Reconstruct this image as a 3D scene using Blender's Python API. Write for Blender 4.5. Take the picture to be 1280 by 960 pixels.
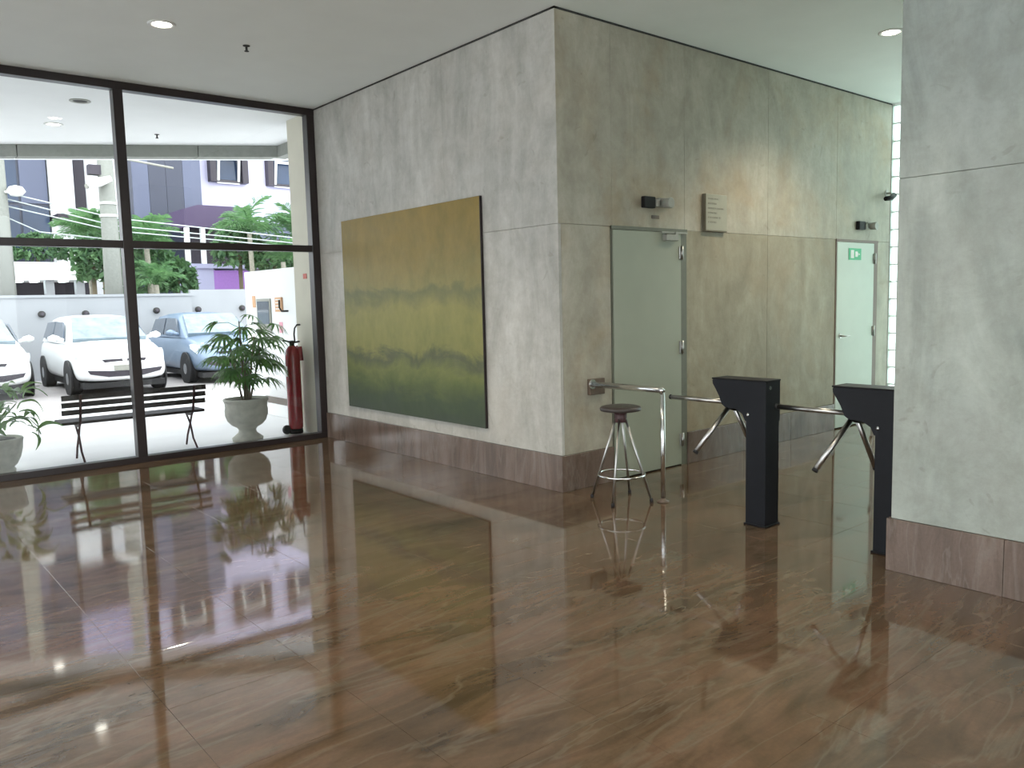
import bpy, math, random
from mathutils import Vector, Matrix
S = bpy.context.scene
for _o in list(bpy.data.objects): bpy.data.objects.remove(_o)
COL = S.collection
PI = math.pi
# ------------------------------------------------------------------ camera
CAM = Vector((-4.3908, -4.6534, 1.5280)); YAW, PITCH, ROLL, FPX = 0.695955, -0.101145, -0.0247568, 1017.467
f = Vector((math.sin(YAW)*math.cos(PITCH), math.cos(YAW)*math.cos(PITCH), math.sin(PITCH)))
r = Vector((math.cos(YAW), -math.sin(YAW), 0)); u = r.cross(f)
r2 = math.cos(ROLL)*r + math.sin(ROLL)*u; u2 = -math.sin(ROLL)*r + math.cos(ROLL)*u
cd = bpy.data.cameras.new('camera'); cam = bpy.data.objects.new('camera', cd); COL.objects.link(cam)
M = Matrix((r2, u2, -f)).transposed().to_4x4(); M.translation = CAM
cam.matrix_world = M
cd.sensor_width = 36; cd.lens = FPX/1280*36; cd.clip_end = 300
S.camera = cam
# ------------------------------------------------------------------ world, exposure
w = bpy.data.worlds.new('overcast_sky'); S.world = w; w.use_nodes = True
nt = w.node_tree; bg = nt.nodes['Background']
bg.inputs[0].default_value = (0.93, 0.965, 1.0, 1); bg.inputs[1].default_value = 2.6
S.view_settings.view_transform = 'Standard'; S.view_settings.look = 'None'
S.view_settings.exposure = 0.76; S.view_settings.gamma = 1.0; S.view_settings.use_curve_mapping = False
HC = 3.735       # ceiling height
LAMP_W = 110.0

# ------------------------------------------------------------------ materials
def newmat(name):
    m = bpy.data.materials.new(name); m.use_nodes = True
    return m, m.node_tree.nodes, m.node_tree.links, m.node_tree.nodes['Principled BSDF']
def plain(name, col, rough=0.5, metal=0.0, var=0.06, scale=20.0, spec=0.5, bump=0.0):
    m, N, L, B = newmat(name)
    g = N.new('ShaderNodeNewGeometry'); n = N.new('ShaderNodeTexNoise'); n.inputs['Scale'].default_value = scale
    n.inputs['Detail'].default_value = 4
    L.new(g.outputs['Position'], n.inputs['Vector'])
    rp = N.new('ShaderNodeValToRGB'); L.new(n.outputs['Fac'], rp.inputs[0])
    a = [max(0, c*(1-var)) for c in col]; b = [min(1, c*(1+var)) for c in col]
    rp.color_ramp.elements[0].position = .3; rp.color_ramp.elements[1].position = .7
    rp.color_ramp.elements[0].color = (*a, 1); rp.color_ramp.elements[1].color = (*b, 1)
    L.new(rp.outputs[0], B.inputs['Base Color'])
    B.inputs['Roughness'].default_value = rough; B.inputs['Metallic'].default_value = metal
    B.inputs['Specular IOR Level'].default_value = spec
    if bump:
        bp = N.new('ShaderNodeBump'); bp.inputs['Strength'].default_value = bump; bp.inputs['Distance'].default_value = .01
        L.new(n.outputs['Fac'], bp.inputs['Height']); L.new(bp.outputs[0], B.inputs['Normal'])
    return m
def ramp(N, L, src, stops):
    rp = N.new('ShaderNodeValToRGB'); L.new(src, rp.inputs[0]); e = rp.color_ramp.elements
    while len(e) < len(stops): e.new(.5)
    for k, (p_, c) in enumerate(stops): e[k].position = p_; e[k].color = (*c, 1)
    return rp.outputs[0]
def noise(N, L, vec, scale, detail=5, rough=.55, dist=0.0):
    n = N.new('ShaderNodeTexNoise'); n.inputs['Scale'].default_value = scale; n.inputs['Detail'].default_value = detail
    n.inputs['Roughness'].default_value = rough; n.inputs['Distortion'].default_value = dist
    L.new(vec, n.inputs['Vector']); return n.outputs['Fac']
def mapped(N, L, scale=(1,1,1), rot=(0,0,0), loc=(0,0,0)):
    g = N.new('ShaderNodeNewGeometry'); mp = N.new('ShaderNodeMapping')
    mp.inputs['Scale'].default_value = scale; mp.inputs['Rotation'].default_value = rot; mp.inputs['Location'].default_value = loc
    L.new(g.outputs['Position'], mp.inputs['Vector']); return mp.outputs[0]
def mix(N, L, a, b, fac, mode='MIX'):
    m = N.new('ShaderNodeMix'); m.data_type = 'RGBA'; m.blend_type = mode
    if isinstance(fac, float): m.inputs[0].default_value = fac
    else: L.new(fac, m.inputs[0])
    for k, v in ((6, a), (7, b)):
        if isinstance(v, tuple): m.inputs[k].default_value = (*v, 1)
        else: L.new(v, m.inputs[k])
    return m.outputs[2]
def concrete(name, lo, hi, stain, rough=.55, seed=0.0, vstr=.6):
    m, N, L, B = newmat(name)
    v1 = mapped(N, L, (1.4, 1.4, .55), (0, 0, 0), (seed, 0, 0))
    v2 = mapped(N, L, (5, 5, .8), (0, 0, 0), (0, seed, 0))
    v3 = mapped(N, L, (1, 1, 1))
    a = ramp(N, L, noise(N, L, v1, 1.6, 7, .65, .8), [(.3, lo), (.68, hi)])
    b = ramp(N, L, noise(N, L, v2, 1.3, 5, .6, .4), [(.3, (.78,.78,.76)), (.62, (1,1,1)), (.72, (1.0,1.0,1.0))])
    c = mix(N, L, a, b, vstr, 'MULTIPLY')
    st = ramp(N, L, noise(N, L, v3, 1.1, 4, .6, .3), [(.5, (0,0,0)), (.75, (1,1,1))])
    c = mix(N, L, c, stain, st)
    bl = ramp(N, L, noise(N, L, v3, 5.5, 8, .72, .3), [(.36, (.80,.79,.76)), (.6, (1,1,1))])
    c = mix(N, L, c, bl, .8, 'MULTIPLY')
    fi = ramp(N, L, noise(N, L, v3, 26, 5, .7), [(.3, (.9,.9,.9)), (.7, (1,1,1))])
    c = mix(N, L, c, fi, .6, 'MULTIPLY')
    cr = ramp(N, L, noise(N, L, v3, 4.5, 2, .5, 2.0), [(.69, (1,1,1)), (.74, (.72,.7,.66))])
    c = mix(N, L, c, cr, .5, 'MULTIPLY')
    L.new(c, B.inputs['Base Color']); B.inputs['Roughness'].default_value = rough
    bp = N.new('ShaderNodeBump'); bp.inputs['Strength'].default_value = .15; bp.inputs['Distance'].default_value = .01
    L.new(noise(N, L, v3, 30, 4), bp.inputs['Height']); L.new(bp.outputs[0], B.inputs['Normal'])
    return m
def granite(name, cols, streak, rough=.06, scl=(.55, 3.2, 1), bumpy=.0, var=.12, spec=.5):
    m, N, L, B = newmat(name)
    v = mapped(N, L, scl, (0, 0, .08))
    vf = mapped(N, L, (scl[0]*1.6, scl[1]*2.0, scl[2]*2.0), (0, 0, .1))
    v0 = mapped(N, L)
    a = ramp(N, L, noise(N, L, v, 1.5, 8, .62, .9), [(.28, cols[0]), (.45, cols[1]), (.58, cols[2]), (.74, cols[3])])
    b = ramp(N, L, noise(N, L, vf, 1.9, 7, .68, 1.0), [(.3, (.66,.64,.62)), (.55, (1,1,1)), (.8, (1,1,1))])
    c = mix(N, L, a, b, .8, 'MULTIPLY')
    s = ramp(N, L, noise(N, L, vf, .8, 4, .5, 1.4), [(.47, (0,0,0)), (.5, (.35,.35,.35)), (.53, (0,0,0))])
    c = mix(N, L, c, streak, s)
    g = ramp(N, L, noise(N, L, v0, 60, 3, .7), [(.3, (.82,.82,.82)), (.7, (1,1,1))])
    c = mix(N, L, c, g, .7, 'MULTIPLY')
    oi = N.new('ShaderNodeObjectInfo')
    t = ramp(N, L, oi.outputs['Random'], [(0, (1-var,)*3), (1, (1,1,1))])
    c = mix(N, L, c, t, 1.0, 'MULTIPLY')
    L.new(c, B.inputs['Base Color'])
    B.inputs['Roughness'].default_value = rough; B.inputs['Specular IOR Level'].default_value = spec
    if bumpy:
        bp = N.new('ShaderNodeBump'); bp.inputs['Strength'].default_value = bumpy; bp.inputs['Distance'].default_value = .004
        L.new(noise(N, L, v0, 2.2, 2), bp.inputs['Height']); L.new(bp.outputs[0], B.inputs['Normal'])
    return m
def emit(name, col, st):
    m, N, L, B = newmat(name); B.inputs['Base Color'].default_value = (*col, 1)
    B.inputs['Emission Color'].default_value = (*col, 1); B.inputs['Emission Strength'].default_value = st; return m
def glassmat(name, tint, refl=1.0, ior=1.45, rough=0.0):
    m, N, L, B = newmat(name); N.remove(B)
    out = N['Material Output']; t = N.new('ShaderNodeBsdfTransparent'); t.inputs[0].default_value = (*tint, 1)
    g = N.new('ShaderNodeBsdfGlossy'); g.inputs['Roughness'].default_value = rough
    fr = N.new('ShaderNodeFresnel'); fr.inputs[0].default_value = ior; x = N.new('ShaderNodeMixShader')
    L.new(fr.outputs[0], x.inputs[0]); L.new(t.outputs[0], x.inputs[1]); L.new(g.outputs[0], x.inputs[2]); L.new(x.outputs[0], out.inputs[0])
    return m
def frosted(name, col):
    m, N, L, B = newmat(name); N.remove(B); out = N['Material Output']
    t = N.new('ShaderNodeBsdfTranslucent'); t.inputs[0].default_value = (*col, 1)
    p_ = N.new('ShaderNodeBsdfTransparent'); p_.inputs[0].default_value = (*col, 1)
    g = N.new('ShaderNodeBsdfGlossy'); g.inputs['Roughness'].default_value = .1
    x = N.new('ShaderNodeMixShader'); x.inputs[0].default_value = .3
    y = N.new('ShaderNodeMixShader'); y.inputs[0].default_value = .06
    L.new(p_.outputs[0], x.inputs[1]); L.new(t.outputs[0], x.inputs[2])
    L.new(x.outputs[0], y.inputs[1]); L.new(g.outputs[0], y.inputs[2]); L.new(y.outputs[0], out.inputs[0]); return m
def leafmat(name, a, b, rough=.4):
    m, N, L, B = newmat(name); v = mapped(N, L)
    c = ramp(N, L, noise(N, L, v, 7, 3), [(.3, a), (.7, b)])
    oi = N.new('ShaderNodeObjectInfo'); t = ramp(N, L, oi.outputs['Random'], [(0, (.7,.75,.7)), (1, (1,1,1))])
    L.new(mix(N, L, c, t, 1.0, 'MULTIPLY'), B.inputs['Base Color']); B.inputs['Roughness'].default_value = rough
    out = N['Material Output']; tr = N.new('ShaderNodeBsdfTranslucent'); tr.inputs[0].default_value = (*b, 1)
    x = N.new('ShaderNodeMixShader'); x.inputs[0].default_value = .3
    L.new(B.outputs[0], x.inputs[1]); L.new(tr.outputs[0], x.inputs[2]); L.new(x.outputs[0], out.inputs[0]); return m

m_wallL = concrete('concrete_grey', (.41,.40,.365), (.62,.605,.565), (.52,.49,.44), seed=0, vstr=.75)
m_wallB = concrete('concrete_olive', (.34,.31,.245), (.52,.485,.40), (.40,.315,.205), seed=3, vstr=.35)
m_wallR = concrete('concrete_column', (.25,.285,.26), (.45,.49,.45), (.34,.365,.335), seed=7, vstr=.4)
FC = [(.052,.036,.022), (.108,.070,.040), (.148,.090,.055), (.130,.115,.080)]
m_floor = granite('polished_granite', FC, (.18,.155,.115), rough=.055, scl=(.75, 2.3, 1), bumpy=.05, var=.06, spec=.6)
m_wallB2 = concrete('concrete_stained', (.24,.205,.135), (.42,.375,.27), (.31,.235,.14), seed=5, vstr=.3)
m_base = granite('granite_skirting', [(.10,.07,.055), (.155,.11,.088), (.20,.145,.118), (.25,.19,.16)], (.24,.20,.17), rough=.16, scl=(2.2,2.2,.5))
m_ceil = plain('ceiling_plaster', (.86,.89,.86), .8, var=.015, scale=3)
m_plaster = plain('white_plaster', (.84,.85,.85), .8, var=.02, scale=3)
m_black = plain('black_paint', (.008,.008,.009), .5, var=.1, spec=.2)
m_bluek = plain('black_powder_coat', (.008,.009,.012), .5, var=.1, spec=.22)
m_frame = plain('dark_brown_metal', (.018,.011,.011), .35, var=.1)
m_gap = plain('shadow_gap_black', (.035,.035,.032), .8)
m_chrome = plain('chrome', (.75,.76,.76), .14, 1.0, var=.02)
m_steel = plain('brushed_steel', (.45,.44,.42), .3, 1.0, var=.05)
m_door = plain('door_laminate', (.33,.35,.275), .4, var=.03, scale=4)
m_door2 = plain('pale_door_laminate', (.50,.56,.49), .4, var=.03, scale=4)
m_doorf = plain('door_frame_metal', (.14,.145,.11), .5)
m_doorf2 = plain('brown_door_jamb', (.15,.095,.07), .5)
m_woodp = plain('brown_wood', (.12,.085,.06), .5, var=.3, scale=14)
m_seat = plain('dark_vinyl', (.045,.035,.032), .4)
m_rail = m_chrome
m_white = plain('white_plastic', (.75,.75,.72), .4)
m_greyp = plain('grey_plastic', (.32,.32,.28), .4)
m_stone = plain('plaque_stone', (.36,.35,.28), .6, var=.05, scale=12)
m_stone_shade = plain('plaque_edge_shade', (.15,.13,.09), .7)
m_letter = plain('plaque_lettering', (.31,.30,.245), .6)
m_green = plain('exit_sign_green', (.05,.42,.20), .5)
m_glass = glassmat('window_glass', (.97,.985,.98), ior=1.35)
m_block = frosted('glass_block', (.90,.99,.95))
m_mortar = plain('block_mortar', (.55,.58,.54), .8)
m_lamp = emit('lamp_glow', (1.0,.93,.78), 22.0)
m_lampo = emit('porch_lamp_glow', (1.0,.95,.85), 9.0)
m_pave = plain('pale_paving', (.80,.80,.80), .6, var=.05, scale=2.0)
m_asph = plain('pale_yard_concrete', (.50,.47,.45), .8, var=.06, scale=1.0)
m_park = plain('parking_concrete', (.36,.335,.33), .8, var=.08, scale=1.0)
m_yard = plain('yard_wall_paint', (.34,.355,.375), .8, var=.03, scale=1.5)
m_yardl = plain('lilac_wall_paint', (.42,.42,.60), .8, var=.02)
m_beige_lit = plain('beige_outdoor_lit', (.62,.59,.49), .8, var=.04, scale=4)
m_urn = plain('urn_stone', (.50,.49,.43), .75, var=.12, scale=14, bump=.2)
m_soil = plain('soil', (.05,.04,.03), .9)
m_leaf = leafmat('rhapis_leaf', (.035,.10,.03), (.12,.26,.06))
m_leaf2 = leafmat('broad_leaf', (.05,.14,.04), (.17,.32,.08))
m_palm = leafmat('palm_frond', (.06,.17,.08), (.20,.38,.15), .5)
m_bush = leafmat('bush_leaf', (.05,.13,.07), (.17,.31,.13), .6)
m_stem = plain('plant_stem', (.16,.13,.08), .7)
m_trunk = plain('palm_trunk', (.30,.28,.23), .85, var=.2)
m_red = plain('extinguisher_red', (.24,.012,.018), .25)
m_rubber = plain('rubber', (.015,.015,.016), .7)
m_slat = plain('bench_slat_wood', (.035,.028,.028), .45, var=.3, scale=30)
m_iron = plain('bench_iron', (.06,.022,.022), .5)
m_carw = plain('white_car_paint', (.86,.88,.88), .18, var=.01); 
m_carb = plain('silver_blue_car_paint', (.21,.28,.38), .25, .2, var=.02)
m_carg = plain('car_window_glass', (.10,.12,.15), .06, var=.1)
m_cars = plain('windscreen_glass', (.2,.26,.3), .04, var=.25, scale=5)
m_rim = plain('alloy_rim', (.55,.56,.58), .3, .8)
m_headl = plain('headlamp_lens', (.62,.66,.68), .08, var=.1)
m_pole = plain('concrete_pole', (.25,.26,.235), .85, var=.08)
m_tower = plain('lavender_render', (.62,.60,.80), .8, var=.02)
m_slate = plain('slate_blue_cladding', (.04,.046,.075), .35, var=.12, scale=.6)
m_slate2 = plain('pale_slate_cladding', (.10,.115,.18), .45, var=.08, scale=.6)
m_bglass = plain('tower_blue_glass', (.025,.045,.09), .2, var=.3, scale=.7)
m_dark = plain('dark_facade', (.035,.028,.04), .5, var=.2)
m_purple = plain('purple_panel', (.33,.16,.50), .7)
m_dpurp = plain('dark_purple_awning', (.075,.05,.11), .6)
m_wire = plain('cable_sheath', (.45,.5,.5), .6)
m_pink = plain('pink_sign', (.75,.35,.42), .6)
m_orange = plain('orange_box', (.62,.36,.2), .6)
m_redsign = plain('red_sign', (.55,.13,.10), .6)
m_curb = plain('brown_gravel', (.17,.145,.125), .9, var=.3, scale=50)

# painting canvas: soft bands of ochre, olive and dark green
m_paint, N, L, B = newmat('painted_canvas')
tc = N.new('ShaderNodeTexCoord'); sp = N.new('ShaderNodeSeparateXYZ'); L.new(tc.outputs['Object'], sp.inputs[0])
mpv = mapped(N, L, (1, .8, 1.7)); n1 = noise(N, L, mpv, 1.9, 7, .68, .7)
ad = N.new('ShaderNodeMath'); ad.operation = 'MULTIPLY_ADD'; L.new(n1, ad.inputs[0]); ad.inputs[1].default_value = .50; L.new(sp.outputs['Z'], ad.inputs[2])
mr = N.new('ShaderNodeMapRange'); mr.inputs['From Min'].default_value = .15; mr.inputs['From Max'].default_value = 2.22; L.new(ad.outputs[0], mr.inputs[0])
c = ramp(N, L, mr.outputs[0], [(0, (.055,.068,.058)), (.14, (.06,.085,.045)), (.20, (.10,.125,.045)), (.27, (.17,.19,.06)), (.33, (.10,.11,.06)), (.37, (.23,.225,.075)), (.55, (.27,.25,.085)), (.64, (.165,.165,.075)), (.67, (.25,.22,.085)), (.80, (.25,.19,.06)), (1.0, (.26,.175,.03))])
n2 = ramp(N, L, noise(N, L, mapped(N, L, (1, 2, 1.2)), 2.4, 6, .7), [(.3, (.66,.72,.62)), (.7, (1.08,1.05,1.0))])
L.new(mix(N, L, c, n2, .8, 'MULTIPLY'), B.inputs['Base Color']); B.inputs['Roughness'].default_value = .55

# ------------------------------------------------------------------ mesh helpers
class MB:
    def __init__(s): s.v = []; s.f = []; s.sm = []
    def add(s, vs, fs, smooth=False):
        o = len(s.v); s.v += [tuple(x) for x in vs]; s.f += [tuple(i+o for i in q) for q in fs]; s.sm += [smooth]*len(fs); return s
    def box(s, x0, x1, y0, y1, z0, z1, c=0.0):
        if c <= 0:
            return s.add([(x0,y0,z0),(x1,y0,z0),(x1,y1,z0),(x0,y1,z0),(x0,y0,z1),(x1,y0,z1),(x1,y1,z1),(x0,y1,z1)],
                [(3,2,1,0),(4,5,6,7),(0,1,5,4),(1,2,6,5),(2,3,7,6),(3,0,4,7)])
        X, Y, Z = (x0,x1), (y0,y1), (z0,z1); vs = []; idx = {}
        for i in (0,1):
            for j in (0,1):
                for k in (0,1):
                    sx, sy, sz = (1,-1)[i]*c, (1,-1)[j]*c, (1,-1)[k]*c
                    for ax in range(3):
                        p = [X[i]+sx, Y[j]+sy, Z[k]+sz]; p[ax] = (X[i], Y[j], Z[k])[ax]
                        idx[(i,j,k,ax)] = len(vs); vs.append(p)
        fs = []
        for ax in range(3):
            for e in (0,1):
                o = [a for a in range(3) if a != ax]; q = []
                for (a, b) in ((0,0),(1,0),(1,1),(0,1)):
                    t = [0,0,0]; t[ax] = e; t[o[0]] = a; t[o[1]] = b; q.append(idx[(*t, ax)])
                fs.append(q)
        for ax in range(3):
            o = [a for a in range(3) if a != ax]
            for a in (0,1):
                for b in (0,1):
                    t0 = [0,0,0]; t0[o[0]] = a; t0[o[1]] = b; t1 = list(t0); t1[ax] = 1
                    fs.append([idx[(*t0,o[0])], idx[(*t1,o[0])], idx[(*t1,o[1])], idx[(*t0,o[1])]])
        for i in (0,1):
            for j in (0,1):
                for k in (0,1): fs.append([idx[(i,j,k,0)], idx[(i,j,k,1)], idx[(i,j,k,2)]])
        s.add(vs, fs); s.fix = True; return s
    def path(s, pts, rad, n=8, closed=False, cap=True):
        P = [Vector(p) for p in pts]; R = rad if isinstance(rad, (list, tuple)) else [rad]*len(P); vs = []; m = len(P)
        ref = None
        for i, p in enumerate(P):
            a = P[(i-1) % m] if (closed or i > 0) else P[i]; b = P[(i+1) % m] if (closed or i < m-1) else P[i]
            t = (b-a).normalized()
            if ref is None: ref = Vector((0,0,1)) if abs(t.z) < .9 else Vector((1,0,0))
            n1 = t.cross(ref).normalized(); n2 = n1.cross(t); ref = n2
            for k in range(n):
                q = 2*PI*k/n; vs.append(p + (n1*math.cos(q)+n2*math.sin(q))*R[i])
        fs = []
        for i in range(m if closed else m-1):
            for k in range(n):
                j = (i+1) % m; fs.append((i*n+k, i*n+(k+1) % n, j*n+(k+1) % n, j*n+k))
        if cap and not closed: fs.append(tuple(range(n))[::-1]); fs.append(tuple((m-1)*n+k for k in range(n)))
        return s.add(vs, fs, True)
    def lathe(s, prof, n=24, c=(0,0,0), axis='z'):
        vs = []
        for (rr, z) in prof:
            for k in range(n):
                q = 2*PI*k/n; a, b = rr*math.cos(q), rr*math.sin(q)
                vs.append((c[0]+a, c[1]+b, c[2]+z) if axis == 'z' else (c[0]+z, c[1]+a, c[2]+b) if axis == 'x' else (c[0]+b, c[1]+z, c[2]+a))
        fs = []
        for i in range(len(prof)-1):
            for k in range(n): fs.append((i*n+k, i*n+(k+1) % n, (i+1)*n+(k+1) % n, (i+1)*n+k))
        fs.append(tuple(range(n))[::-1]); fs.append(tuple((len(prof)-1)*n+k for k in range(n)))
        return s.add(vs, fs, True)
    def prism(s, pts, a0, a1, axis='x'):
        n = len(pts); vs = []
        for a in (a0, a1):
            for (p, q) in pts: vs.append((a, p, q) if axis == 'x' else (p, a, q) if axis == 'y' else (p, q, a))
        return s.add(vs, [tuple(range(n)), tuple(range(2*n-1, n-1, -1))] + [(i, n+i, n+(i+1) % n, (i+1) % n) for i in range(n)])
    def mesh(s, name):
        me = bpy.data.meshes.new(name); me.from_pydata(s.v, [], s.f); me.update()
        for p_, k in zip(me.polygons, s.sm): p_.use_smooth = k
        import bmesh
        b = bmesh.new(); b.from_mesh(me); bmesh.ops.recalc_face_normals(b, faces=b.faces); b.to_mesh(me); b.free()
        if any(s.sm):
            for p_ in me.polygons:
                if len(p_.vertices) > 4: p_.use_smooth = False
        return me
    def obj(s, name, mat, parent=None, loc=None, rotz=None):
        return link(name, s.mesh(name), mat, parent, loc, rotz)
def link(name, me, mat=None, parent=None, loc=None, rotz=None):
    o = bpy.data.objects.new(name, me); COL.objects.link(o)
    if mat and not me.materials: me.materials.append(mat)
    if parent: o.parent = parent
    if loc is not None: o.location = loc
    if rotz is not None: o.rotation_euler = (0, 0, rotz)
    return o
def tag(o, label, cat, group=None, kind=None):
    if label: o['label'] = label
    if cat: o['category'] = cat
    if group: o['group'] = group
    if kind: o['kind'] = kind
    return o
def thing(name, label, cat, loc=(0,0,0), rotz=0.0, group=None):
    o = bpy.data.objects.new(name, None); COL.objects.link(o); o.location = loc; o.rotation_euler = (0,0,rotz); o.empty_display_size = .1
    return tag(o, label, cat, group)
def struct(o, label=None, cat=None): 
    return tag(o, label, cat, None, 'structure')
def copy_tree(o, parent=None):
    c = o.copy(); COL.objects.link(c); c.parent = parent
    for ch in list(o.children): copy_tree(ch, c)
    return c

# ================================================================== STRUCTURE
random.seed(4)
# ---- floor: base slab and polished granite tiles laid as parts
YG = 4.02
fl = struct(MB().box(-9.0, 5.6, -9.0, YG+.06, -.25, -.0125).obj('floor', m_gap), 'polished brown granite floor laid in square slabs', 'floor')
T = .585; tile = MB().box(-T/2+.0006, T/2-.0006, -T/2+.0006, T/2-.0006, -.012, 0, .0007).mesh('floor_tile'); tile.materials.append(m_floor)
tiles = []
for i in range(-16, 10):
    for j in range(-8, 14):
        cx, cy = (i+.5)*T, -3.245+(j+.5)*T
        if cx > 0 and (cy > .3 or cy < -2.9): continue
        if cy > YG+.1: continue
        d = Vector((cx-CAM.x, cy-CAM.y, 0)); ang = abs(math.atan2(d.x, d.y)-YAW)
        if ang > .68 or d.length < 1.7: continue
        if cx > 0 and cy > -T/2 - .0: 
            if cy > T*.5: continue
        tiles.append((cx, cy))
inner = []
for (cx, cy) in tiles:
    x0, x1, y0, y1 = cx-T/2, cx+T/2, cy-T/2, cy+T/2
    # trim tiles that meet the walls or the glass
    cut = False
    yb = y1
    if y1 > YG+.02: yb = YG+.02; cut = True
    if cx > 0 and y1 > 0: yb = 0; cut = True
    if yb - y0 < .05: continue
    ya = y0
    if cx > 0 and y0 < -2.62: ya = -2.62; cut = True
    if yb-ya < .05: continue
    if cut: MB().box(x0+.0006, x1-.0006, ya+.0006, yb-.0006, -.012, 0, .0007).obj('floor_tile', m_floor, fl)
    else: link('floor_tile', tile, None, fl, (cx, cy, 0))
    inner.append((cx, cy))
print('tiles', len(inner))
# tiles out of the picture: one joined part
mb = MB(); S_in = set((round(a, 3), round(b, 3)) for a, b in inner)
for i in range(-16, 10):
    for j in range(-10, 14):
        cx, cy = (i+.5)*T, -3.245+(j+.5)*T
        if (round(cx, 3), round(cy, 3)) in S_in or cy+T/2 < -9: continue
        y0, y1 = max(cy-T/2, -9.0), min(cy+T/2, YG+.02); x0, x1 = max(cx-T/2, -9.0), min(cx+T/2, 5.5)
        if cx > 0: y0, y1 = max(y0, -2.62), min(y1, 0)
        if y1-y0 < .01 or x1-x0 < .01: continue
        mb.add([(x0+.001,y0+.001,0),(x1-.001,y0+.001,0),(x1-.001,y1-.001,0),(x0+.001,y1-.001,0)], [(0,1,2,3)])
tag(mb.obj('floor_tile_field', m_floor, fl), None, None, None, 'stuff')
# ---- ceiling
ce = MB(); ce.prism([(-9,-9),(5.6,-9),(5.6,.1),(.1,.1),(.1,YG+.05),(-9,YG+.05)], HC, HC+.3, 'z')
struct(ce.obj('ceiling', m_ceil), 'smooth pale grey plaster ceiling of the lobby', 'ceiling')

def panel(name_parent, par, mat, axis, at, a0, a1, z0, z1, th=.03, gap=.001):
    g = gap
    if axis == 'x': m_ = MB().box(at, at+th, a0+g, a1-g, z0+g, z1-g, .0018)
    else: m_ = MB().box(a0+g, a1-g, at, at+th, z0+g, z1-g, .0018)
    return m_.obj(name_parent, mat, par)
ZJ = 2.12; HB = .292
# painting wall (plane x = 0)
wl = struct(MB().box(.03, .35, .032, 4.70, 0, HC).obj('wall_left', m_gap), 'grey concrete panel wall that carries the painting', 'wall')
for (a0, a1) in ((0.0, 1.49), (1.49, 2.985), (2.985, 4.07)):
    panel('concrete_panel', wl, m_wallL, 'x', 0, a0, a1, HB, ZJ); panel('concrete_panel', wl, m_wallL, 'x', 0, a0, a1, ZJ, HC-.014)
panel('concrete_panel', wl, m_beige_lit, 'x', 0, 4.08, 4.68, .0, HC)  # outer concrete end; lighter beige puts the outdoor light into its colour
# door wall (plane y = 0)
wb = struct(MB().box(.03, 5.6, .03, .35, 0, HC).obj('wall_back', m_gap), 'mottled olive grey concrete panel wall with two flush doors', 'wall')
XB = [(.0, .609), (.609, 1.553), (1.553, 2.868), (2.868, 4.203), (4.203, 5.45)]
for (a0, a1) in XB: panel('concrete_panel', wb, m_wallB, 'y', 0, a0, a1, ZJ, HC-.014)
for (a0, a1) in ((.03, .585), (1.575, 2.868), (2.868, 4.195), (5.16, 5.45)): panel('concrete_panel', wb, m_wallB if a0 < 1 or a0 > 5 else m_wallB2, 'y', 0, a0, a1, HB if a0 < 5 else 0, ZJ)
# column wall (plane x = 0, y < -2.62)
wr = struct(MB().box(.03, 5.6, -9.0, -2.65, 0, HC).obj('wall_right', m_gap), 'pale green grey concrete wall end beside the turnstiles', 'wall')
for (a0, a1) in ((-4.11, -2.62), (-5.6, -4.11), (-7.1, -5.6), (-9.0, -7.1)):
    panel('concrete_panel', wr, m_wallR, 'x', 0, a0, a1, HB, ZJ); panel('concrete_panel', wr, m_wallR, 'x', 0, a0, a1, ZJ, HC-.014)
for (a0, a1) in ((.03, 1.5), (1.5, 2.85), (2.85, 4.2), (4.2, 5.45)):
    panel('concrete_panel', wr, m_wallR, 'y', -2.65, a0, a1, HB, ZJ); panel('concrete_panel', wr, m_wallR, 'y', -2.65, a0, a1, ZJ, HC-.014)
# unseen walls of the lobby; their glazing is added to bring in daylight
struct(MB().box(-9.3, -9.0, -9.3, -8.0, 0, HC).box(-9.3, -9.0, 3.4, YG+.1, 0, HC).box(-9.3, -9.0, -8.0, 3.4, 0, .1).obj('wall_far', m_plaster), 'plaster wall with added tall daylight glazing at the far side of the lobby', 'wall')
g3 = struct(thing('added_window_far', 'added wide tall daylight glazing at the far side of the lobby, outside the picture', 'window', (0,0,0)))
for k in range(6):
    ya_ = -8.0+k*1.9; MB().box(-9.16, -9.14, ya_+.04, ya_+1.86, .1, HC).obj('pane', m_glass, g3); MB().box(-9.2, -9.1, ya_-.04, ya_+.04, .1, HC).obj('mullion', m_frame, g3)
struct(MB().box(-9.3, -7.0, -9.3, -9.0, 0, HC).box(-1.0, 5.6, -9.3, -9.0, 0, HC).obj('wall_front', m_plaster), 'plaster wall with added tall daylight glazing behind the photographer', 'wall')
g4 = struct(thing('added_window_front', 'added tall daylight glazing behind the photographer, outside the picture', 'window', (0,0,0)))  # glazing added here to brighten the ceiling and door wall
for k in range(3):
    xa_ = -7.0+k*2.0; MB().box(xa_+.04, xa_+1.96, -9.16, -9.14, 0, HC).obj('pane', m_glass, g4); MB().box(xa_-.04, xa_+.04, -9.2, -9.1, 0, HC).obj('mullion', m_frame, g4)
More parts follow.
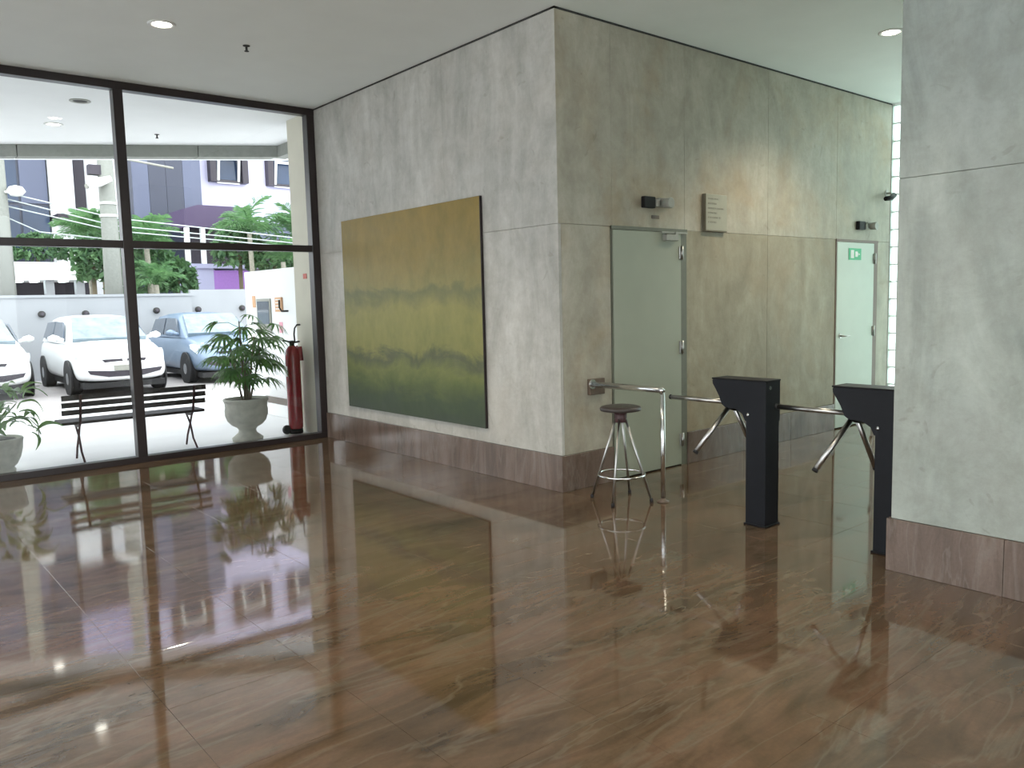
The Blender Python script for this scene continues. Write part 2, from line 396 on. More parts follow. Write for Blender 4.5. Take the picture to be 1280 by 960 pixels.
# baseboards as stone slabs
bl = struct(MB().box(.012, .03, 0.012, YG-.04, 0, HB).obj('baseboard_left', m_gap), 'reddish granite skirting under the painting wall', 'baseboard')
for (a0, a1) in ((-.018, 1.15), (1.15, 2.35), (2.35, 3.55), (3.55, YG-.04)): MB().box(-.018, .012, a0+.001, a1-.001, 0, HB, .002).obj('stone_slab', m_base, bl)
bb = struct(MB().box(.03, 4.19, .012, .03, 0, HB).obj('baseboard_back', m_gap), 'dark brown granite skirting under the door wall', 'baseboard')
for (a0, a1) in ((-.016, .585), (1.575, 2.45), (2.45, 3.3), (3.3, 4.19)): MB().box(a0+.001, a1-.001, -.018, .012, 0, HB, .002).obj('stone_slab', m_base, bb)
br = struct(MB().box(.012, .03, -9, -2.635, 0, HB).obj('baseboard_right', m_gap), 'brown granite skirting at the foot of the right wall end', 'baseboard')
for (a0, a1) in ((-3.19, -2.602), (-4.4, -3.19), (-5.6, -4.4), (-6.8, -5.6), (-9, -6.8)): MB().box(-.018, .012, a0+.001, a1-.001, 0, HB, .002).obj('stone_slab', m_base, br)
for (a0, a1) in ((.012, 1.4), (1.4, 2.8), (2.8, 4.2), (4.2, 5.45)): MB().box(a0+.001, a1-.001, -2.62, -2.602, 0, HB, .002).obj('stone_slab', m_base, br)

# ---- doors
def hinge(par, x, z): 
    h = MB().box(x-.025, x+.03, -.022, 0, z-.055, z+.055, .003); h.lathe([(.011,-.06),(.011,.06)], 10, (x+.004, -.026, z)); return h.obj('hinge', m_steel, par)
d1 = struct(thing('door_1', 'flush olive green service door nearest the corner, with three hinges', 'door', (0,0,0)))
MB().box(.607, 1.487, -.012, .03, .012, 2.095, .003).obj('door_panel', m_door, d1)
fm = MB().box(1.49, 1.575, -.004, .03, 0, ZJ).box(.588, .604, -.004, .03, 0, ZJ).box(.588, 1.575, -.012, .03, 2.098, ZJ+.008); fm.obj('door_frame', m_doorf, d1)
for z in (.24, 1.08, 1.92): hinge(d1, 1.482, z)
cl = MB().box(1.23, 1.40, -.06, -.012, 2.02, 2.075, .005).box(1.20, 1.55, -.035, -.02, 2.085, 2.10).box(1.37, 1.40, -.05, -.03, 2.06, 2.10); cl.obj('door_closer', m_greyp, d1)
d2 = struct(thing('door_2', 'pale green flush door at the far end with a small green sign', 'door', (0,0,0)))
MB().box(4.215, 5.055, -.012, .03, .012, 2.095, .003).obj('door_panel', m_door2, d2)
MB().box(5.06, 5.155, -.006, .03, 0, ZJ).box(4.198, 4.212, -.006, .03, 0, ZJ).box(4.198, 5.155, -.010, .03, 2.098, ZJ+.006).obj('door_frame', m_doorf2, d2)
for z in (.24, 1.08, 1.92): hinge(d2, 5.05, z)
hd = MB().path([(4.30,-.012,1.05),(4.30,-.06,1.05),(4.42,-.06,1.05)], .011).lathe([(.028,-.02),(.028,-.012)], 14, (4.30,0,1.05), 'y'); hd.obj('door_handle', m_steel, d2)
sg = thing('exit_sign', 'small green escape sign stuck high on the pale far door', 'sign', (4.60, -.013, 1.965))
MB().box(-.14, .14, -.004, 0, -.065, .065).obj('sign_plate', m_green, sg)
pk = MB().prism([(-.10,-.045),(-.03,-.045),(-.03,.045),(-.10,.045)], -.006, -.004, 'y').prism([(.0,-.03),(.05,-.03),(.07,0),(.05,.03),(0,.03)], -.006, -.004, 'y').prism([(.08,-.012),(.11,0),(.08,.012)], -.006, -.004, 'y')
pk.obj('pictogram', m_white, sg)

# ---- shadow gap trims at the ceiling
tr = MB().box(-.004, .02, -.004, YG, HC-.015, HC-.001).box(-.004, 5.45, -.004, .02, HC-.015, HC-.001)
struct(tr.obj('trim_1', m_gap), 'thin dark shadow gap between the wall tops and ceiling', 'trim')

# ---- glass block window at the end of the passage
gw = struct(thing('window_2', 'tall glass block window at the end of the turnstile passage', 'window', (0,0,0)))
mo = MB(); BW = .2; rows = 18; bh = (HC-.02)/rows
for j in range(rows+1): mo.box(5.46, 5.52, -2.62, 0, max(0, j*bh-.006), min(HC, j*bh+.006))
for k in range(14): mo.box(5.461, 5.519, max(-2.62, -k*.2015-.006), min(0, -k*.2015+.006), 0, HC)
mo.obj('mortar_grid', m_mortar, gw)
blk = MB().box(-.035, .035, -.0945, .0945, -bh/2+.006, bh/2-.006, .008).mesh('glass_block'); blk.materials.append(m_block)
for k in range(13):
    for j in range(rows): link('glass_block', blk, None, gw, (5.49, -.1008-k*.2015, (j+.5)*bh))

# ---- glazed front: frame and panes
g1 = struct(thing('window_1', 'floor to ceiling glazed lobby front in dark brown metal frames', 'window', (0,0,0)))
XM = [-8.2, -6.15, -4.105, -2.06]
ZT = 2.18; y0, y1 = YG-.055, YG+.055
MB().box(-9.0, -.0, y0, y1, HC-.075, HC, .003).obj('frame_head', m_frame, g1)
MB().box(-9.0, -.0, y0, y1, 0, .062, .003).obj('frame_sill', m_frame, g1)
for x in XM + [-.048]: MB().box(x-.045, x+.045, y0-.002, y1+.002, .062, HC-.075, .003).obj('mullion', m_frame, g1)
xs = [-9.0] + XM + [-.048]
for a, b in zip(xs[:-1], xs[1:]):
    a_ = a+.045 if a > -9 else a; b_ = b-.045
    MB().box(a_, b_, y0+.01, y1-.01, ZT-.036, ZT+.036, .003).obj('transom', m_frame, g1)
    for (z0, z1) in ((.062, ZT-.036), (ZT+.036, HC-.075)):
        MB().box(a_-.004, b_+.004, YG-.003, YG+.003, z0-.004, z1+.004).obj('pane', m_glass, g1)

# ---- ceiling lamps and sprinklers
def downlight(name, label, loc, mat, watts, col=(1,.87,.68), grp='recessed ceiling downlights'):
    t = thing(name, label, 'ceiling light', loc, 0, grp)
    MB().lathe([(.077,0),(.104,0),(.104,-.006),(.081,-.010),(.075,-.004)], 24).obj('trim_ring', m_white if watts or mat is m_lampo else m_greyp, t)
    MB().lathe([(.0755,-.003),(.07,-.004),(.0,-.0045)], 20).obj('lamp_face', mat, t)
    if watts:
        ld = bpy.data.lights.new('lamp_light', 'SPOT'); ld.energy = watts; ld.color = col; ld.spot_size = 2.3; ld.spot_blend = .8; ld.shadow_soft_size = .05
        lo = bpy.data.objects.new('lamp_light', ld); COL.objects.link(lo); lo.parent = t; lo.location = (0,0,-.03)
    return t
downlight('downlight', 'lit round downlight in the lobby ceiling near the glazed front', (-2.21, 2.087, HC), m_lamp, LAMP_W)
downlight('downlight', 'lit round downlight over the passage behind the turnstiles', (2.77, -1.244, HC), m_lamp, LAMP_W)
for k, (x, y) in enumerate(((-2.2,-2.4), (-5.6,2.0), (-5.6,-2.4), (-2.2,-6.4), (-5.6,-6.4))):
    downlight('downlight', ('lit downlight outside the picture, %s' % ['right of the photographer','far left by the glazing','far left of the photographer','behind the photographer','rear left corner'][k]), (x, y, HC), m_lamp, LAMP_W)
def sprinkler(label, loc):
    t = thing('sprinkler', label, 'sprinkler', loc, 0, 'ceiling sprinklers')
    MB().lathe([(.03,0),(.03,-.004),(.01,-.008),(.01,-.04),(.02,-.045),(.02,-.048)], 12).obj('sprinkler_head', m_gap, t)
sprinkler('small dark sprinkler in the lobby ceiling right of the lit downlight', (-1.48, 2.224, HC))

# ================================================================== INTERIOR THINGS
# painting
pt = thing('painting', 'large unframed abstract canvas in ochre, olive and dark green', 'painting', (-.04, 2.17, .42))
MB().box(.010, .038, -1.225, 1.225, 0, 2.015, .003).obj('canvas', m_paint, pt)
MB().box(.009, .036, -1.230, -1.225, 0, 2.015).obj('canvas_edge', m_frame, pt)

# stool
st = thing('bar_stool', 'round backless stool with dark seat and thin metal legs by the rail', 'stool', (.14, -.50, 0))
MB().lathe([(.0,.685),(.13,.685),(.152,.69),(.157,.705),(.15,.718),(.12,.725),(0,.727)], 28).obj('seat', m_seat, st)
MB().lathe([(.04,.60),(.045,.62),(.05,.685),(.0,.685)], 14).obj('seat_collar', m_iron, st)
for (dx, dy) in ((-.209,-.104), (.104,-.209), (.209,.104), (-.104,.209)):
    lg = MB().path([(dx*.10, dy*.10, .67), (dx, dy, 0.008)], .0095, 8); o = lg.obj('leg', m_steel, st)
    MB().lathe([(.014,0),(.014,.02),(.010,.03)], 10, (dx, dy, 0)).obj('rubber_foot', m_rubber, o)
rr = .178
MB().path([(rr*math.cos(a*PI/16), rr*math.sin(a*PI/16), .20) for a in range(32)], .008, 8, True).obj('footrest_ring', m_chrome, st)

# rail: from the wall block to its post
XR = .31
MB().box(XR-.02, XR+.155, -.035, 0, .755, .885, .004).obj('wall_block', m_woodp)
tag(bpy.data.objects['wall_block'], 'brown wooden block on the concrete wall near the corner, behind the rail', 'wall block')
rl = thing('guard_rail', 'chrome tube rail running from the wall to a slim post, beside the stool', 'railing', (XR, -.765, 0))
MB().path([(0, .728, .845), (0, .03, .845), (0,.008,.843),(0,0,.83)], .024, 14).obj('top_bar', m_rail, rl)
MB().path([(0,0,.83),(0,0,.012)], .0175, 14).obj('post', m_rail, rl)
MB().lathe([(.045,0),(.045,.008),(.022,.014),(.019,.03)], 20).obj('floor_flange', m_woodp, rl)
MB().lathe([(.04,0),(.04,.006),(.026,.01)], 20, (0,.717,.845), 'y').obj('wall_flange', m_rail, rl)

# turnstiles
def turnstile(label, loc):
    t = thing('turnstile', label, 'turnstile', loc, 0, 'tripod turnstiles')
    MB().box(-.08, .08, -.075, .075, 0, .80, .004).obj('post', m_bluek, t)
    MB().box(-.088, .088, -.083, .083, 0, .012, .002).obj('base_plate', m_black, t)
    # head: slanted case that overhangs towards +y
    pr = [(-.078,.70),(.078,.70),(.10,.745),(.15,.775),(.235,.78),(.262,.80),(.285,.855),(.315,.905),(.335,.935),(.338,.958),(.33,.968),(-.078,.968)]
    MB().prism(pr, -.083, .083, 'x').obj('head', m_bluek, t)
    MB().box(-.088, .088, -.082, .342, .966, .976, .003).obj('lid', m_black, t)
    MB().lathe([(.014,0),(.014,.006),(.009,.009)], 12, (-.03, -.078, .925), 'y').obj('lock', m_chrome, t)
    MB().lathe([(.011,0),(.011,-.007),(0,-.008)], 12, (-.083, .055, .745), 'x').obj('bolt', m_chrome, t)
    a = Vector((0, .7071, -.7071)); hc = Vector((0, .215, .825))
    hb = MB().path([hc, hc+a*.045, hc+a*.06], [.062, .062, .045], 18); hb.obj('hub', m_black, t)
    for d in (Vector((0,1,0)), Vector((.5,-.05,-.8)).normalized(), Vector((-.612,.25,-.75))):
        s0 = hc + a*.03
        al = .52 if d.x == 0 else .42
        ar = MB().path([s0+d*.03, s0+d*al], .0165, 12).obj('arm', m_steel, t)
        MB().path([s0+d*al, s0+d*(al+.015)], .0185, 12).obj('arm_cap', m_rubber, ar)
    return t
t1 = turnstile('black tripod turnstile standing clear of the walls, nearer the stool', (.302, -1.615, 0))
t2 = copy_tree(t1); t2.location = (.302, -2.487, 0); t2['label'] = 'black tripod turnstile half hidden by the right wall end'

# emergency lights over the doors
def emergency(label, loc):
    t = thing('emergency_light', label, 'emergency light', loc, 0, 'emergency lights over the doors')
    MB().box(-.165, -.02, -.045, 0, -.045, .05, .006).obj('battery_box', m_black, t)
    MB().box(-.02, .05, -.05, 0, -.03, .03, .006).obj('bracket', m_greyp, t)
    MB().lathe([(.03,-.02),(.042,-.06),(.047,-.11),(.04,-.115)], 18, (.10, 0, 0), 'y').obj('lamp_head', m_greyp, t)
    MB().box(.02, .185, -.05, 0, -.03, .045, .006).obj('lamp_shell', m_greyp, t)
emergency('black box emergency light over the olive door', (1.13, 0, 2.335))
emergency('black box emergency light over the far pale door', (4.80, 0, 2.285))
# plaque
pq = thing('wall_plaque', 'stone coloured notice plaque with faint raised lines, right of the olive door', 'plaque', (1.98, 0, 2.295))
MB().box(-.16, .16, -.035, 0, -.165, .165, .004).obj('plaque_body', m_stone, pq)
MB().box(-.168, -.160, -.034, 0, -.165, .165).box(-.168, .16, -.034, 0, -.173, -.165).obj('plaque_edge_shade', m_stone_shade, pq)  # dark strips paint in the shade at the left edge and underside
random.seed(8)
for k in range(6):
    z = .115-k*.042; ln = .10+random.random()*.14; lm = MB(); x = -.125
    while x < -.125+ln:
        wd = .01+random.random()*.018; lm.box(x, x+wd, -.038, -.035, z, z+.014); x += wd+.008
    lm.obj('lettering', m_letter, pq)
MB().box(1.10, 1.20, -.006, 0, 2.205, 2.235, .002).obj('name_plate', m_woodp)
tag(bpy.data.objects['name_plate'], 'tiny brown plate on the wall between the olive door and its emergency light', 'plate')
# camera on the end of the wall
sc = thing('security_camera', 'small dark camera on a bracket at the far end of the door wall', 'camera', (5.27, 0, 2.66))
MB().path([(.08,0,.03),(.08,-.05,.03),(.06,-.08,.0)], .012).obj('bracket', m_greyp, sc)
MB().path([(.10,-.08,.0),(.02,-.09,-.035),(-.14,-.10,-.055)], [.035,.03,.026], 12).obj('camera_body', m_black, sc)
MB().lathe([(.04,0),(.04,-.008)], 14, (.08,0,.03), 'y').obj('mount', m_greyp, sc)
ts = MB().box(-.0, .006, -.045, .045, -.03, .03, .001).obj('notice', m_redsign, None, (-.008, 4.38, 1.885)); tag(ts, 'small red notice on the outer end of the concrete wall', 'sign')

# ================================================================== OUTSIDE
yd = struct(MB().box(-40, 40, YG+.06, 10.6, -.3, -.001).box(-40, -9.3, -30, YG+.06, -.3, -.001).box(-9.3, 12, -30, -9.3, -.3, -.001).obj('ground', m_pave), 'pale paving of the forecourt outside the glass', 'ground')
struct(MB().box(-40, 40, 10.6, 16.3, -.3, -.001).obj('parking_ground', m_park), 'pinkish grey concrete parking strip under the cars', 'ground')
struct(MB().box(-60, 60, 16.3, 90, -.3, -.02).obj('street', m_asph), 'street surface beyond the forecourt wall', 'ground')
# porch ceiling: outer edge turned 30 degrees to the glass
def dl(y_at0, x): return y_at0 - .593*x
pc = MB().prism([(-12, YG+.05), (1.6, YG+.05), (1.6, dl(7.85, 1.6)), (-12, dl(7.85, -12))], HC, HC+.3, 'z')
pc.obj('porch_ceiling', m_plaster); struct(bpy.data.objects['porch_ceiling'], 'white ceiling of the porch outside', 'ceiling')
Y0 = 6.48
bmk = MB()
cuts = [.545, -.35, -1.25, -2.3, -3.6, -5.2, -7, -9, -12]
bmo = struct(thing('porch_beam', 'grey concrete beam under the porch ceiling edge', 'beam'))
for a, b in zip(cuts[:-1], cuts[1:]):
    x1, x0 = a-.006, b+.006
    MB().prism([(x0, dl(Y0,x0)), (x1, dl(Y0,x1)), (x1, dl(Y0,x1)+.22), (x0, dl(Y0,x0)+.22)], HC-.155, HC-.001, 'z').obj('beam_segment', m_pole, bmo)
MB().box(.545, .70, YG+.3, dl(Y0,.545)+.1, HC-.155, HC-.001).obj('beam_segment', m_pole, bmo)
def porch_lamp(label, loc, mat): return downlight('porch_downlight', label, loc, mat, 0, grp='porch ceiling downlights')
porch_lamp('lit downlight in the porch ceiling, second out from the glass', (-2.157, 6.308, HC), m_lampo)
porch_lamp('dark unlit downlight in the porch ceiling nearest the glass', (-2.162, 4.975, HC), m_gap)
porch_lamp('lit downlight in the porch ceiling just beyond the beam', (-2.165, 8.72, HC), m_lampo)
sprinkler('small dark sprinkler in the porch ceiling outside', (-1.005, 6.27, HC))

# white outbuilding wall beside the porch
sw = MB().box(.70, 1.0, 4.70, 7.95, 0, 2.085, .004)
sw.obj('side_wall', m_plaster); struct(bpy.data.objects['side_wall'], 'low white rendered wall outside right of the potted palm', 'wall')
MB().box(.35, .70, 4.70, 5.0, 0, HC).obj('wall_return', m_plaster); struct(bpy.data.objects['wall_return'], 'white wall return at the porch corner', 'wall')
wo = thing('wall_hatch', 'grey glazed hatch window in the low white side wall', 'hatch', (.70, 7.245, 1.2))
MB().box(-.02, 0, -.25, .25, -.02, .46, .004).obj('hatch_frame', m_greyp, wo)
MB().box(-.026, -.02, -.21, .21, .08, .42).obj('pane', m_carg, wo)
MB().box(-.06, -.0, -.24, .24, -.07, -.02, .004).obj('shelf', m_white, wo)
ic = thing('intercom', 'orange intercom panel on the white side wall, right of the hatch', 'intercom', (.70, 6.69, 1.56))
MB().box(-.03, 0, -.11, .11, -.10, .11, .004).obj('intercom_body', m_orange, ic)
lb = MB()
for k in range(4): lb.box(-.033, -.03, -.08, .08, .07-k*.045, .085-k*.045)
lb.obj('button_row', m_white, ic)
hk = MB().path([(0,0,0),(-.10,0,0),(-.13,0,.05),(-.13,0,.16)], .014, 8).obj('wall_hook', m_black, None, (.70, 6.42, 1.47)); tag(hk, 'black hook bracket on the white side wall beside the intercom', 'bracket')
ps = MB().box(-.006, 0, -.06, .06, -.08, .08, .001).obj('notice', m_pink, None, (.70, 6.68, 1.23)); tag(ps, 'small pink notice on the white side wall under the intercom', 'sign')
p2 = MB().box(-.006, 0, -.06, .06, -.09, .09, .001).obj('notice', m_orange, None, (.70, 7.62, 1.62)); tag(p2, 'faint orange notice on the white side wall left of the hatch', 'sign')
lg_ = thing('planter_ledge', 'low white masonry planter with brown gravel top along the side wall', 'planter', (.37, 5.9, 0))
MB().box(-.02, .325, -.85, 1.45, 0, .165, .006).obj('masonry', m_plaster, lg_)
MB().box(.02, .325, -.80, 1.40, .16, .182, .004).obj('gravel', m_curb, lg_)

# forecourt wall with small round lamps
fw = struct(MB().box(-30, 2.68, 16.3, 16.5, 0, 1.87).box(-30, 2.70, 16.27, 16.53, 1.87, 1.93).obj('yard_wall', m_yard), 'pale grey boundary wall behind the parked cars', 'wall')
fw2 = struct(MB().box(2.68, 9, 16.36, 16.5, 0, 2.02).obj('yard_wall', m_yard), 'slightly taller pale section of boundary wall on the right', 'wall')
for k, (x, z, lab) in enumerate(((-.67,1.5,'left of the white hatchback'), (.23,1.49,'just above the white hatchback roof'), (1.81,1.52,'between the two parked hatchbacks'), (2.84,1.52,'above the silver blue car'), (3.98,1.53,'beside the potted palm top'))):
    t = thing('wall_lamp', 'small dark round wall lamp on the boundary wall, '+lab, 'wall lamp', (x, 16.30 if x < 2.6 else 16.36, z), 0, 'round lamps on the boundary wall')
    MB().lathe([(.075,0),(.075,-.05),(.055,-.08),(.0,-.085)], 16, (0,0,0), 'y').obj('lamp_shell', m_gap, t)
    MB().lathe([(.05,-.080),(.04,-.092),(0,-.095)], 12, (0,0,0), 'y').obj('lens', m_dark, t)

# bench
bn = thing('park_bench', 'slatted dark wooden bench with thin iron legs outside the glass', 'bench', (-1.955, 4.63, 0))
xa, xb = -.715, .715
def slat(y, z, w_, h_, ti=0): 
    m_ = MB().box(xa, xb, -w_/2, w_/2, -h_/2, h_/2, .003); o = m_.obj('slat', m_slat, bn, (0, y, z)); o.rotation_euler = (ti, 0, 0); return o
for z, y in ((.672,-.215), (.597,-.195), (.520,-.175)): slat(y, z, .022, .052, -.2)
for k, y in enumerate((-.12, -.06, 0, .06, .12, .18)): slat(y, .405, .040, .03)
for x in (-.545, .585):
    ib = MB().path([(x,-.235,.70),(x,-.20,.56),(x,-.15,.42),(x,-.10,.37),(x,.0,.36),(x,.12,.37),(x,.19,.40)], .014, 8)
    fr = ib.obj('iron_frame', m_iron, bn)
    MB().path([(x,-.10,.37),(x,-.03,.26),(x,-.10,.10),(x,-.22,.0)], .011, 8).obj('leg', m_iron, bn)
    MB().path([(x,.10,.37),(x,-.03,.26)], .011, 8).path([(x,-.03,.26),(x,.08,.12),(x,.14,.0)], .011, 8).obj('leg', m_iron, bn)

# urns with plants
URN = [(.0,0),(.17,0),(.175,.035),(.15,.055),(.105,.09),(.095,.125),(.115,.155),(.17,.185),(.215,.235),(.238,.30),(.24,.36),(.232,.40),(.24,.415),(.235,.43),(.243,.45),(.256,.475),(.25,.492),(.225,.492),(.215,.455),(.0,.45)]
def fan_leaf(rng, n=8, ln=.24, wd=.030, droop=.5, spread=1.25):
    mb = MB()
    for k in range(n):
        a = -spread + 2*spread*k/(n-1) + rng.uniform(-.08,.08); l = ln*(1-.25*abs(a)/spread)*rng.uniform(.85,1.1)
        p0 = Vector((0,0,0)); seg = 4; pts = []
        for s_ in range(seg+1):
            t = s_/seg; d = Vector((math.cos(a), math.sin(a), 0))*l*t; d.z = .10*l*math.sin(t*PI*.7) - droop*l*t*t
            side = Vector((-math.sin(a), math.cos(a), 0))*wd*.5*(math.sin(PI*min(1, t*.85+.12))**.7 if t < 1 else .05)
            pts.append((d-side, d+side+Vector((0,0,.003))))
        vs = [q for pr in pts for q in pr]
        mb.add(vs, [(2*i, 2*i+1, 2*i+3, 2*i+2) for i in range(seg)])
    return mb.mesh('leaf')
rng = random.Random(11)
leaf_meshes = [fan_leaf(rng) for _ in range(5)]
for me in leaf_meshes: me.materials.append(m_leaf)
pp = thing('potted_palm', 'dark green lady palm in a grey footed stone urn, outside beside the extinguisher', 'potted plant', (-.76, 4.50, 0))
MB().lathe(URN, 36).obj('urn', m_urn, pp); MB().lathe([(0,.455),(.214,.455),(.2,.465),(0,.47)], 20).obj('soil', m_soil, pp)
tops = [(-.02,.02,1.38), (.12,-.05,1.20), (-.14,.02,1.08), (.24,.08,1.05), (-.07,-.12,.95), (.06,.12,.90), (.0,-.1,.80)]
for (x, y, z) in tops:
    MB().path([(x*.25,y*.25,.46),(x*.6,y*.6,z*.7),(x,y,z)], [.013,.011,.007], 7).obj('stem', m_stem, pp)
n_l = 0
for (x, y, z) in tops:
    cnt = 11 if z > 1.2 else 8
    for k in range(cnt):
        az = k*2.4+rng.uniform(0,.8); hz = z - .055*k*(1 if z < 1.2 else .85) ; L_ = rng.uniform(.16,.30)
        fx = (hz-.46)/(z-.46); bx, by = x*fx, y*fx
        if hz < .60: continue
        e = Vector((bx+math.cos(az)*L_, by+math.sin(az)*L_*.7, hz+rng.uniform(.02,.14)))
        lf = link('leaf', leaf_meshes[n_l % 5], None, pp, e); lf.rotation_euler = (rng.uniform(-.4,.4), rng.uniform(-.1,.55), az); s_ = rng.uniform(.8,1.15); lf.scale = (s_,s_,s_); n_l += 1
        MB().path([(bx,by,hz-.03), (e+Vector((bx,by,hz)))/2+Vector((0,0,.02)), e], .0035, 5).obj('leaf_stalk', m_leaf, pp)
# second urn, cut by the left edge of the picture
p3 = thing('potted_shrub', 'broad leaved green plant in a grey stone urn at the left edge outside', 'potted plant', (-3.27, 4.48, 0))
MB().lathe([(.0,0),(.17,0),(.175,.03),(.16,.05),(.19,.08),(.225,.15),(.245,.23),(.25,.30),(.258,.325),(.25,.34),(.225,.34),(.21,.31),(0,.31)], 32).obj('urn', m_urn, p3)
MB().lathe([(0,.315),(.21,.315),(.2,.325),(0,.33)], 20).obj('soil', m_soil, p3)
def broad_leaf():
    vs = []; n = 6
    for i in range(n+1):
        t = i/n; wv = .045*math.sin(PI*(t*.93+.05))**.8 if t < 1 else .002
        x = .24*t; z = .07*math.sin(t*PI*.8)-.10*t*t
        vs += [(x,-wv,z+.012),(x,0,z),(x,wv,z+.012)]
    fs = []
    for i in range(n):
        fs += [(3*i,3*i+1,3*i+4,3*i+3),(3*i+1,3*i+2,3*i+5,3*i+4)]
    m_ = MB().add(vs, fs, True).mesh('leaf'); m_.materials.append(m_leaf2); return m_
bl_me = broad_leaf()
for k in range(46):
    az = k*2.4; h = .36+.011*k*rng.uniform(.6,1.1); rd = rng.uniform(.05,.30)
    if k % 9 == 0: rd += .12
    o = link('leaf', bl_me, None, p3, (math.cos(az)*rd, math.sin(az)*rd*.8, h)); o.rotation_euler = (rng.uniform(-.5,.5), rng.uniform(-.7,.4), az+rng.uniform(-.5,.5)); s_ = rng.uniform(.7,1.0); o.scale = (s_,)*3
for k in range(7):
    az = k*.9; MB().path([(0,0,.32),(math.cos(az)*.08,math.sin(az)*.08,.5),(math.cos(az)*.22,math.sin(az)*.18,.66)], .006, 6).obj('stem', m_leaf2, p3)
MB().path([(.1,-.02,.5),(.30,-.05,.52),(.38,-.05,.42),(.40,-.05,.34)], .005, 6).obj('stem', m_leaf2, p3)
for (x, z, a, t_) in ((.30,.60,.1,-.6), (.33,.50,.4,.3), (.37,.44,-.2,.9), (.40,.37,.3,1.2), (.36,.70,.0,-.9)):
    o = link('leaf', bl_me, None, p3, (x-.08, -.05, z)); o.rotation_euler = (0, t_, a); o.scale = (.75,)*3

# fire extinguisher on a trolley
fe = thing('fire_extinguisher', 'tall red wheeled fire extinguisher standing outside the glass corner', 'fire extinguisher', (-.135, 4.55, 0))
MB().lathe([(.0,.05),(.075,.05),(.086,.08),(.088,.20),(.088,.93),(.080,1.0),(.055,1.045),(.028,1.065),(.025,1.09)], 28).obj('cylinder', m_red, fe)
MB().lathe([(.03,1.06),(.03,1.115),(.018,1.125)], 14).path([(-.11,0,1.135),(-.05,0,1.115),(.03,0,1.10),(.10,0,1.11)], .011, 8).obj('valve', m_black, fe)
MB().path([(.035,-.01,1.10),(.03,-.01,1.2),(.04,-.01,1.27),(.07,-.01,1.31),(.115,-.01,1.31)], .010, 8).obj('hose', m_black, fe)
MB().path([(.085,-.03,1.05),(.095,-.03,.88)], [.026,.03], 10).obj('discharge_horn', m_red, fe)
MB().path([(.09,.06,1.06),(.09,.06,.30),(.09,.06,.02)], .010, 8).box(.06,.10,.0,.09,.3,.36).obj('trolley_frame', m_red, fe)
MB().lathe([(.02,-.018),(.052,-.018),(.056,-.008),(.056,.008),(.052,.018),(.02,.018)], 20, (-.118, .0, .056), 'y').obj('wheel', m_rubber, fe)
MB().lathe([(.0,0.0),(.08,0.0),(.085,.02),(.08,.06)], 20).obj('foot', m_black, fe)
MB().box(-.094,-.088,-.035,.03,.70,.82).obj('inspection_label', m_white, fe)

